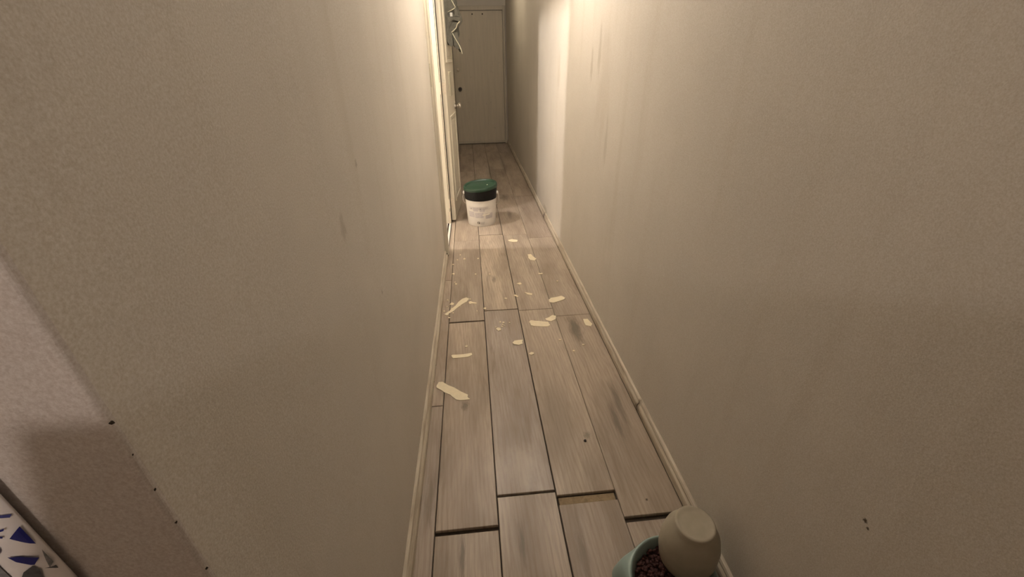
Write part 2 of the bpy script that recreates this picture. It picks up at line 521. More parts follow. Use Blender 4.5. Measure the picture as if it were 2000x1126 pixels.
G = 0.0022
cols = [
    (0.1435, 0.200 - G * 1.4, run([1.36, 2.52], {1.36: 0.004})),
    (0.200, 0.400 - G * 1.6, run([0.812, 2.006, 3.205], {0.812: 0.016, 2.006: 0.011, 3.205: 0.004})),
    (0.400, 0.600 - G * 1.9, run([0.916, 2.108, 3.312], {0.916: 0.009, 2.108: 0.007, 3.312: 0.010})),
    (0.600, 0.800 - G * 0.7, run([0.894, 2.085, 3.28], {0.894: 0.036})),
    (0.800, 1.0005, run([0.797, 2.0, 3.195], {0.797: 0.019})),
]
for x0, x1, sp in cols:
    column(x0, x1, sp, {})
box_obj('underlay_strip', (0.604, 0.794, 0.858, 0.8885, -0.0125, -0.0085), 'underlay', floor)
# entry area, planks under and behind the camera
for k in range(6):
    x1 = 0.1435 - 0.0022 - 0.2 * k
    x0 = max(x1 - 0.198, -0.95)
    if x1 - x0 < 0.02: break
    for a, b in ((-2.8, -1.3 + 0.2 * (k % 3)), (-1.2975 + 0.2 * (k % 3), Y_C - 0.002)):
        o = link('plank', plank_mesh(x1 - x0, b - a), 'plank', floor, (x0, a, 0))
        o.color = TONES[(k + (a > -2)) % 5] + (1,)

# ---------------------------------------------------------------- baseboards
def skirting(name, y0, y1, side, h=0.05, t=0.02):
    bm = bmesh.new()
    prof = [(0, 0), (t, 0), (t, h * 0.42), (t * 0.9, h * 0.55), (t * 0.55, h * 0.70), (t * 0.62, h * 0.82), (t * 0.45, h * 0.95), (t * 0.2, h), (0, h)]
    n = 14
    rows = []
    for k in range(n + 1):
        y = y0 + (y1 - y0) * k / n
        wob = 0.0012 * noise.noise(Vector((y * 2.3, 3.1 * (1 if side == 'l' else 2), 0)))
        row = []
        for a, z in prof:
            x = xl(y, z) + a + wob if side == 'l' else X_R - a + wob
            row.append(bm.verts.new((x, y, z + (0.0))))
        rows.append(row)
    m_ = len(prof)
    for a, b in zip(rows, rows[1:]):
        for k in range(m_):
            bm.faces.new((a[k], a[(k + 1) % m_], b[(k + 1) % m_], b[k]))
    bm.faces.new(rows[0]); bm.faces.new(rows[-1][::-1])
    return link(name, mesh(name, bm), 'trim')
bl = skirting('baseboard_left', Y_C + 0.03, 2.90, 'l', 0.05, 0.021)
tag(bl, 'low worn cream baseboard at the foot of the left wall, sawn off before the door casing', 'baseboard', kind='structure')
bm = bmesh.new(); bmesh.ops.create_uvsphere(bm, u_segments=10, v_segments=6, radius=0.004)
link('nail_head', mesh('nail_head', bm), 'dark', bl, (xl(2.88) + 0.018, 2.875, 0.037))
for (y, z) in ((1.50, 0.012), (1.62, 0.012)):
    bm = bmesh.new(); bmesh.ops.create_uvsphere(bm, u_segments=8, v_segments=5, radius=0.0022)
    link('nail_head', mesh('nail_head', bm), 'dark', bl, (xl(y) + 0.021, y, z))
br = skirting('baseboard_right', 1.248, 7.62, 'r', 0.05, 0.0185)
tag(br, 'low worn cream baseboard along the right wall beyond the open butt joint', 'baseboard', kind='structure')
br2 = skirting('baseboard_right', -2.9, 1.243, 'r', 0.053, 0.0185)
tag(br2, 'near length of low cream baseboard running behind the pet feeder', 'baseboard', kind='structure')
for (y, z) in ((2.55, 0.012), (2.95, 0.012)):
    bm = bmesh.new(); bmesh.ops.create_uvsphere(bm, u_segments=8, v_segments=5, radius=0.003)
    link('nail_head', mesh('nail_head', bm), 'dark', br, (X_R - 0.0185, y, z))

# ---------------------------------------------------------------- doorway trim, jambs
def leaned_box(name, dims, mat, parent=None, bev=0.0):
    """x is measured out from the face of the left wall"""
    return box_obj(name, dims, mat, parent, bev, lean)

def trimmed(nm, d, mat, lab, bev=0.003):
    o = leaned_box(nm, d, mat, bev=bev)
    return tag(o, lab, 'door trim', kind='structure')
t1 = trimmed('trim_1', (0.0, 0.024, 2.945, 3.025, 0, 2.10), 'door', 'cream upright casing on the near side of the doorway')
leaned_box('strike_plate', (0.001, 0.009, 2.9425, 2.946, 1.141, 1.271), 'plate', t1)
leaned_box('backband', (0.018, 0.029, 2.940, 2.956, 0, 2.10), 'door', t1, 0.002)
trimmed('trim_2', (0.0, 0.020, 3.025, 3.70, 2.03, 2.10), 'door', 'cream head casing over the doorway')
trimmed('trim_3', (-0.125, 0.0, D0 - 0.002, D0 + 0.016, 0, 2.03), 'door', 'near jamb board lining the doorway')
t4 = trimmed('trim_4', (-0.125, 0.0095, D1 - 0.018, D1 + 0.002, 0, 2.03), 'door', 'far jamb board carrying the door hinges', 0.001)
leaned_box('jamb_bead', (0.0125, 0.019, D1 - 0.017, D1 + 0.012, 0.012, 2.03), 'hinge', t4, 0.001)
leaned_box('gap_shade_strip', (0.0095, 0.0125, D1 - 0.012, D1 + 0.010, 0.10, 2.03), 'dark', t4)  # dark strip standing in for the shade in the gap beside the bead
leaned_box('gap_shade_strip', (0.019, 0.0245, D1 - 0.010, D1 + 0.012, 0.02, 2.03), 'dark', t4)  # same again: shade of the gap next to the door edge, as dark colour
leaned_box('stop_strip', (-0.075, -0.045, D1 - 0.028, D1 - 0.017, 0, 2.03), 'door', t4, 0.001)
leaned_box('jamb_block', (-0.004, 0.0185, D1 - 0.024, D1 - 0.015, 0.0, 0.105), 'hinge', t4, 0.0015)
o = leaned_box('trim_5', (0.0, 0.016, D0 + 0.02, D1 - 0.02, -0.0115, 0.0015), 'washfloor')
tag(o, 'pale threshold strip in the doorway', 'threshold', kind='structure')
o = leaned_box('trim_6', (0.0165, 0.0225, 2.90, D1 + 0.06, -0.0115, 0.0012), 'dark')
tag(o, 'dark grimy joint between threshold and planks', 'floor joint', kind='structure')

# ---------------------------------------------------------------- side door, swung right back
DW, DH, DT = 0.56, 1.98, 0.036
door1 = empty('door_1', (0.2034, 3.668, 0.018), -math.radians(4.8))
door1.rotation_euler = (0, math.radians(0.55), -math.radians(4.8))
tag(door1, 'narrow cream painted door standing open against the left wall', 'door', kind='structure')
leaf = box_obj('leaf', (-DT, 0, 0, DW, 0, DH), 'door', door1, bev=0.0015)
def frame_panel(y0, y1, z0, z1):
    bm = bmesh.new()
    t = 0.010
    for d in ((0, t, y0, y1, z0, z0 + 0.022), (0, t, y0, y1, z1 - 0.022, z1), (0, t, y0, y0 + 0.022, z0 + 0.022, z1 - 0.022), (0, t, y1 - 0.022, y1, z0 + 0.022, z1 - 0.022)):
        box(bm, d[0] - 0.002, d[1], d[2], d[3], d[4], d[5], bev=0.003)
    o = link('panel_moulding', mesh('panel_moulding', bm), 'door', door1)
    box_obj('raised_panel', (-0.002, 0.005, y0 + 0.045, y1 - 0.045, z0 + 0.045, z1 - 0.045), 'door', o, bev=0.003)
frame_panel(0.09, DW - 0.09, 0.15, 0.86)
frame_panel(0.09, DW - 0.09, 1.25, 1.85)
o = box_obj('cover_plate', (-0.001, 0.012, 0.16, 0.30, 1.005, 1.19), 'plate', door1, bev=0.003)
tag(o, 'dull greenish grey plate on the door face')
for z in (0.12, 1.035, 1.80):
    h = empty('hinge', (0, 0, 0)); h.parent = door1
    bm = bmesh.new()
    box(bm, -0.034, -0.002, -0.0035, 0.0, z, z + 0.082, bev=0.001)
    hl = link('hinge_leaf', mesh('hinge_leaf', bm), 'hinge', h)
    bm = bmesh.new()
    box(bm, -0.074, -0.038, -0.034, -0.0305, z, z + 0.082, bev=0.001)
    link('hinge_leaf', mesh('hinge_leaf', bm), 'hinge', h)
    tube_obj('hinge_knuckle', [(-0.037, -0.010, z - 0.003), (-0.037, -0.010, z + 0.085)], 0.0055, 'hinge', h, 10)
kb = empty('knob', (0, DW - 0.06, 0.905)); kb.parent = door1
kn = lathe_obj('knob_grip', [(0.0, 0.058), (0.012, 0.058), (0.021, 0.052), (0.024, 0.044), (0.021, 0.034), (0.011, 0.027), (0.008, 0.020), (0.008, 0.004)], 'chrome', kb, 24)
kn.rotation_euler = (0, math.pi / 2, 0)
ro = lathe_obj('rose', [(0.008, 0.009), (0.022, 0.007), (0.026, 0.0), (0.0, 0.0)], 'chrome', kb, 24)
ro.rotation_euler = (0, math.pi / 2, 0)

# ---------------------------------------------------------------- door at the far end
d2 = empty('door_2', (0.59, Y_END, 0))
tag(d2, 'dim beige flush door closing the far end of the corridor', 'door', kind='structure')
YB = -0.028
box_obj('leaf', (-0.43, 0.375, YB, -0.002, 0.012, 1.925), 'door_back', d2, bev=0.002)
box_obj('frame_side', (0.38, 0.412, YB - 0.014, -0.001, 0, 1.99), 'door_back_frame', d2, bev=0.003)
box_obj('frame_side', (-0.443, -0.434, YB - 0.014, -0.001, 0, 1.99), 'door_back_frame', d2, bev=0.003)
box_obj('frame_head', (-0.43, 0.38, YB - 0.010, -0.001, 1.935, 1.99), 'door_back_frame', d2, bev=0.003)
for x in (-0.082, 0.073):
    bm = bmesh.new(); bmesh.ops.create_uvsphere(bm, u_segments=10, v_segments=6, radius=0.010)
    link('screw_head', mesh('screw_head', bm), 'dark', d2, (x, YB - 0.002, 1.885))
def back_round(name, x, z, r, d, mat):
    o = lathe_obj(name, [(0.0, d), (r * 0.7, d), (r, d * 0.75), (r * 0.9, d * 0.5), (r * 0.45, d * 0.35), (r * 0.45, 0.012), (r * 1.15, 0.010), (r * 1.2, 0.0)], mat, d2, 20)
    o.rotation_euler = (math.pi / 2, 0, 0); o.location = (x, YB, z)
back_round('knob', -0.338, 0.86, 0.026, 0.06, 'dark_metal')
back_round('deadbolt', -0.348, 1.145, 0.022, 0.03, 'hinge')
o = box_obj('door_sweep', (-0.43, 0.375, YB - 0.006, YB + 0.001, 0.010, 0.05), 'door_back_frame', d2, bev=0.001)

# ---------------------------------------------------------------- garment on the side door
gar = empty('hanging_garment', (0.0, 0.0, 0.0))
tag(gar, 'dark grey garment with pale piping hanging from the open side door', 'clothing')
def garment():
    bm = bmesh.new()
    # outline levels: z, depth out from door, width along the door, fold offset
    lev = [(1.96, 0.045, 0.20), (1.88, 0.060, 0.24), (1.78, 0.075, 0.27), (1.698, 0.085, 0.29), (1.64, 0.092, 0.29), (1.585, 0.106, 0.28), (1.565, 0.113, 0.28),
           (1.54, 0.104, 0.27), (1.51, 0.086, 0.26), (1.48, 0.086, 0.25), (1.45, 0.082, 0.22), (1.42, 0.066, 0.18), (1.39, 0.058, 0.13)]
    n = 36
    rings = []
    for z, d, wd in lev:
        ring = []
        for k in range(n):
            t = k / (n - 1)
            # cross-section: from the door face out and round to the far side, ruffled
            a = math.pi * t
            y = 3.99 - wd / 2 * math.cos(a) * (1.0) 
            prof = math.sin(a) ** 0.55
            x = prof * d * (1 + 0.16 * math.sin(9 * a + z * 14) + 0.10 * math.sin(17 * a - z * 23))
            x += 0.010 * noise.noise(Vector((y * 16, z * 16, 1.0)))
            yy = y + 0.012 * noise.noise(Vector((x * 20, z * 20, 5.0)))
            ring.append(bm.verts.new((0.2265 + (yy - 3.9) * 0.109 + max(0.002, x), yy, z)))
        rings.append(ring)
    for a, b in zip(rings, rings[1:]):
        for k in range(n - 1):
            bm.faces.new((a[k], a[k + 1], b[k + 1], b[k]))
    bm.faces.new(rings[0]); 
    me = mesh('garment_body', bm, True)
    o = link('garment_body', me, 'cloth', gar)
    so = o.modifiers.new('thick', 'SOLIDIFY'); so.thickness = 0.004; so.offset = -1
    sb = o.modifiers.new('sub', 'SUBSURF'); sb.levels = 1; sb.render_levels = 2
garment()
def flap(name, pts, y0, depth, mat='cloth'):
    """hanging fold: outline in x/z given real depth along the door and a wavy face"""
    bm = bmesh.new()
    rows = []
    for j in range(5):
        f = j / 4
        row = []
        for i, (x, z) in enumerate(pts):
            row.append(bm.verts.new((x - 0.02 * f * f + 0.003 * math.sin(i * 2.1 + j), y0 + depth * f, z + 0.015 * f)))
        rows.append(row)
    k = len(pts)
    for a, b in zip(rows, rows[1:]):
        for i in range(k):
            bm.faces.new((a[i], a[(i + 1) % k], b[(i + 1) % k], b[i]))
    bm.faces.new(rows[0]); bm.faces.new(rows[-1][::-1])
    return link(name, mesh(name, bm), mat, gar)
flap('lapel', [(0.262, 1.74), (0.312, 1.74), (0.323, 1.637), (0.300, 1.622), (0.262, 1.606)], 3.855, 0.06)
flap('fold', [(0.252, 1.578), (0.352, 1.572), (0.349, 1.546), (0.300, 1.556), (0.262, 1.540)], 3.850, 0.09)
flap('fold', [(0.262, 1.535), (0.312, 1.545), (0.345, 1.540), (0.280, 1.475), (0.258, 1.48)], 3.870, 0.08)
flap('hem_corner', [(0.288, 1.475), (0.322, 1.478), (0.352, 1.345), (0.353, 1.329), (0.336, 1.365), (0.313, 1.362), (0.292, 1.39)], 3.880, 0.05)
flap('hem', [(0.236, 1.50), (0.283, 1.47), (0.290, 1.388), (0.268, 1.378), (0.240, 1.412)], 3.865, 0.07)
tube_obj('piping', [(0.288, 3.850, 1.71), (0.302, 3.850, 1.675), (0.324, 3.851, 1.636)], 0.0042, 'piping', gar)
tube_obj('piping', [(0.324, 3.851, 1.636), (0.300, 3.851, 1.622), (0.262, 3.853, 1.606)], 0.0028, 'piping', gar)
tube_obj('piping', [(0.350, 3.846, 1.545), (0.330, 3.858, 1.530), (0.320, 3.862, 1.505), (0.300, 3.864, 1.488), (0.280, 3.866, 1.474)], 0.0042, 'piping', gar)
tube_obj('piping', [(0.286, 3.876, 1.470), (0.308, 3.876, 1.430), (0.335, 3.876, 1.385), (0.348, 3.876, 1.350), (0.352, 3.876, 1.328)], 0.0042, 'piping', gar)
box_obj('care_tag', (0.279, 0.298, 3.847, 3.850, 1.578, 1.603), 'tag', gar, bev=0.0005)
bm = bmesh.new()
tube(bm, [(0.235, 3.99, 1.99), (0.262, 3.99, 1.975), (0.270, 3.99, 1.945), (0.262, 3.99, 1.92)], 0.004)
hk = link('coat_hook', mesh('coat_hook', bm, True), 'chrome')
hk.parent = None
tag(hk, 'small metal hook carrying the grey garment on the side door', 'hook')

# ---------------------------------------------------------------- bucket
bk = empty('bucket', (0.436, 3.632, 0.0), math.radians(-8))
tag(bk, 'white plastic bucket with black upper band and green lid standing by the open door', 'bucket')
H = 0.325
def rad(z): return 0.1225 + (0.1395 - 0.1225) * z / H
body = lathe_obj('body', [(0.0, 0.004), (rad(0) - 0.008, 0.004), (rad(0) - 0.006, 0.0), (rad(0) - 0.002, 0.001), (rad(0), 0.006)] + [(rad(z), z) for z in (0.05, 0.1, 0.15, 0.2, 0.23)] + [(rad(H), H), (rad(H) - 0.003, H)], 'bucket_white', bk, 64)
band = lathe_obj('black_band', [(rad(0.229), 0.229), (rad(0.229) + 0.0035, 0.231), (rad(0.25) + 0.0040, 0.25), (rad(0.29) + 0.0042, 0.29), (rad(0.30) + 0.0055, 0.300), (rad(0.308) + 0.0042, 0.308), (rad(0.322) + 0.0038, 0.322)], 'bucket_black', bk, 64)
tag(band, 'black band round the top of the bucket')
lid = lathe_obj('lid', [(0.0, -0.012), (0.118, -0.012), (0.124, -0.010), (0.128, -0.001), (0.134, 0.002), (0.143, 0.001), (0.1475, -0.005), (0.1480, -0.019), (0.1465, -0.024), (0.1435, -0.024)], 'lid_green', bk, 64)
lid.rotation_euler = (math.radians(3.5), math.radians(-4.5), 0); lid.location = (0, 0, 0.342)
tag(lid, 'dark green lid with a raised rim')
bm = bmesh.new(); bmesh.ops.create_icosphere(bm, subdivisions=2, radius=0.006)
for v in bm.verts: v.co.z *= 0.4
o = link('paint_speck', mesh('paint_speck', bm, True), 'sticker', lid, (0.060, 0.005, -0.011))
def patch(name, a0, a1, z0, z1, mat, off=0.0006, parent=None, skew=0.0):
    """printed or stuck patch bent round the bucket; angles in degrees, -90 faces the camera"""
    bm = bmesh.new()
    n = max(2, int(abs(a1 - a0) / 4) + 1)
    rows = []
    for k in range(n + 1):
        a = math.radians(a0 + (a1 - a0) * k / n)
        s = skew * k / n
        rows.append([bm.verts.new(((rad(z) + off) * math.cos(a), (rad(z) + off) * math.sin(a), z + s)) for z in (z0, z1)])
    for p_, q_ in zip(rows, rows[1:]):
        bm.faces.new((p_[0], q_[0], q_[1], p_[1]))
    return link(name, mesh(name, bm, True), mat, parent or body)
R0 = -82
patch('label_block', R0 - 58, R0 - 30, 0.085, 0.135, 'print_grey')
patch('label_block', R0 - 27, R0 + 6, 0.080, 0.128, 'print_grey')
patch('label_block', R0 - 8, R0 + 12, 0.135, 0.160, 'print_grey')
patch('label_block', R0 + 14, R0 + 46, 0.07, 0.118, 'print_grey')
patch('label_block', R0 - 34, R0 - 14, 0.140, 0.170, 'print_grey')
random.seed(11)
for k in range(5):
    a = R0 - 62 + k * 2
    patch('text_line', R0 - 55 + random.uniform(0, 6), R0 + 10 + random.uniform(0, 30), 0.176 - k * 0.0055, 0.1785 - k * 0.0055, 'print_grey', 0.0009)
for k in range(6):
    patch('text_line', R0 + 16, R0 + 30 + random.uniform(0, 14), 0.108 - k * 0.007, 0.1105 - k * 0.007, 'print_text', 0.0009)
for k in range(4):
    patch('text_line', R0 - 8, R0 + 5 + random.uniform(0, 5), 0.040 - k * 0.006, 0.0425 - k * 0.006, 'print_text', 0.0009)
patch('text_dot', R0 - 5, R0 - 3, 0.158, 0.164, 'print_black', 0.001)
patch('text_dot', R0 - 44, R0 - 41, 0.158, 0.164, 'print_black', 0.001)
sq = patch('black_square_mark', R0 - 19, R0 - 10, 0.026, 0.046, 'print_black', 0.001)
patch('square_mark_symbol', R0 - 16, R0 - 13, 0.034, 0.042, 'sticker', 0.0015, sq)
patch('square_mark_symbol', R0 - 17, R0 - 14, 0.029, 0.032, 'sticker', 0.0015, sq)
st = patch('white_sticker', R0 + 2, R0 + 32, 0.101, 0.110, 'sticker', 0.0016, bk, 0.006)
# wire bail folded down on the right with its two ears
pts = []
for k in range(25):
    a = math.pi * k / 24
    pts.append((0.150 * math.cos(a), 0.150 * math.sin(a) * 0.62, 0.225 - 0.115 * math.sin(a)))
bail = tube_obj('bail_handle', [(0.145, 0.0, 0.275), (0.153, 0.0, 0.270), (0.158, 0.0, 0.235), (0.157, 0.02, 0.19), (0.150, 0.05, 0.16), (0.122, 0.102, 0.135), (0.07, 0.142, 0.125), (0.0, 0.156, 0.122), (-0.07, 0.142, 0.125), (-0.122, 0.102, 0.135), (-0.150, 0.05, 0.16), (-0.157, 0.02, 0.19), (-0.158, 0.0, 0.235), (-0.145, 0.0, 0.275)], 0.0026, 'bucket_white', bk)
for s in (-1, 1):
    e = lathe_obj('handle_ear', [(0.0, 0.016), (0.010, 0.016), (0.014, 0.010), (0.015, 0.0)], 'bucket_white', bk, 16)
    e.rotation_euler = (0, s * math.pi / 2, 0); e.location = (s * 0.138, 0, 0.272)

# ---------------------------------------------------------------- pet feeder
pf = empty('pet_feeder', (0.845, 0.56, 0.0))
tag(pf, 'pale teal gravity pet feeder with frosted hopper against the right baseboard', 'pet feeder')
bm = bmesh.new()
prof = [(0.128, 0.0), (0.132, 0.006), (0.126, 0.03), (0.118, 0.07), (0.1165, 0.086), (0.113, 0.091), (0.108, 0.089), (0.104, 0.080), (0.096, 0.045), (0.085, 0.028), (0.0, 0.026)]
lathe(bm, prof, 64, cap0=True)
for v in bm.verts:
    a = math.atan2(v.co.y, v.co.x)
    r = math.hypot(v.co.x, v.co.y)
    # finger grip bulging out of the base, low down, at the left
    d = (a - math.radians(150) + math.pi) % (2 * math.pi) - math.pi
    g_ = math.exp(-(d / 0.30) ** 2)
    if r > 0.11 and v.co.z < 0.088:
        k = 1 + 0.20 * g_ * (1 if v.co.z < 0.071 else 0.25)
        v.co.x *= k; v.co.y *= k
    if r > 0.10 and v.co.z > 0.06:
        # rim dips in front and lifts where it meets the hopper
        v.co.z += 0.010 * math.cos(a - math.radians(40))
    if v.co.x > 0.152: v.co.x = 0.152
feeder_base = link('bowl', mesh('bowl', bm, True), 'teal', pf)
sb = feeder_base.modifiers.new('sub', 'SUBSURF'); sb.levels = 1; sb.render_levels = 2
rb = lathe_obj('rear_body', [(0.0, 0.0), (0.084, 0.0), (0.086, 0.006), (0.082, 0.03), (0.079, 0.048), (0.06, 0.048)], 'teal', pf, 40)
rb.location = (0.060, 0.062, 0.0)
# kibble heaped in the bowl
bm = bmesh.new()
random.seed(21)
ico = bmesh.new(); bmesh.ops.create_icosphere(ico, subdivisions=1, radius=1)
iv = [v.co.copy() for v in ico.verts]; ifc = [[v.index for v in f.verts] for f in ico.faces]; ico.free()
lathe(bm, [(0.098, 0.050), (0.07, 0.056), (0.0, 0.058)], 24)
for k in range(800):
    r = 0.094 * math.sqrt(random.random()); a = random.uniform(0, 2 * math.pi)
    x, y = r * math.cos(a), r * math.sin(a)
    z = 0.052 + 0.014 * random.random() + 0.014 * max(0, (x + y * 0.6) / 0.09)
    s = random.uniform(0.0045, 0.0065)
    rot = Matrix.Rotation(random.uniform(0, 6.28), 3, random.choice('XYZ'))
    vs = [bm.verts.new(Vector((x, y, z)) + rot @ Vector((c.x * s * 1.15, c.y * s, c.z * s * 0.65))) for c in iv]
    for f in ifc: bm.faces.new([vs[i] for i in f])
kbl = link('kibble', mesh('kibble', bm, True), 'kibble')
kbl.location = (0.845, 0.56, 0.0)
tag(kbl, 'dark red-brown dry pet food filling the teal feeder bowl', 'pet food', kind='stuff')
hp = lathe_obj('hopper', [(0.062, 0.062), (0.070, 0.078), (0.076, 0.11), (0.076, 0.15), (0.069, 0.182), (0.056, 0.204), (0.052, 0.211), (0.051, 0.222), (0.046, 0.226), (0.042, 0.2235), (0.032, 0.223), (0.02, 0.2228), (0.008, 0.2227), (0.0, 0.2227)], 'hopper', pf, 56)
hp.location = (0.060, 0.062, 0.0)
hp.modifiers.remove(hp.modifiers['edge'])
so = hp.modifiers.new('thick', 'SOLIDIFY'); so.thickness = 0.002
tag(hp, 'frosted tan translucent hopper')
ring = lathe_obj('hopper_collar', [(0.050, 0.040), (0.058, 0.042), (0.060, 0.050), (0.058, 0.055), (0.054, 0.055)], 'teal', pf, 40)
ring.location = (0.060, 0.062, 0.0)

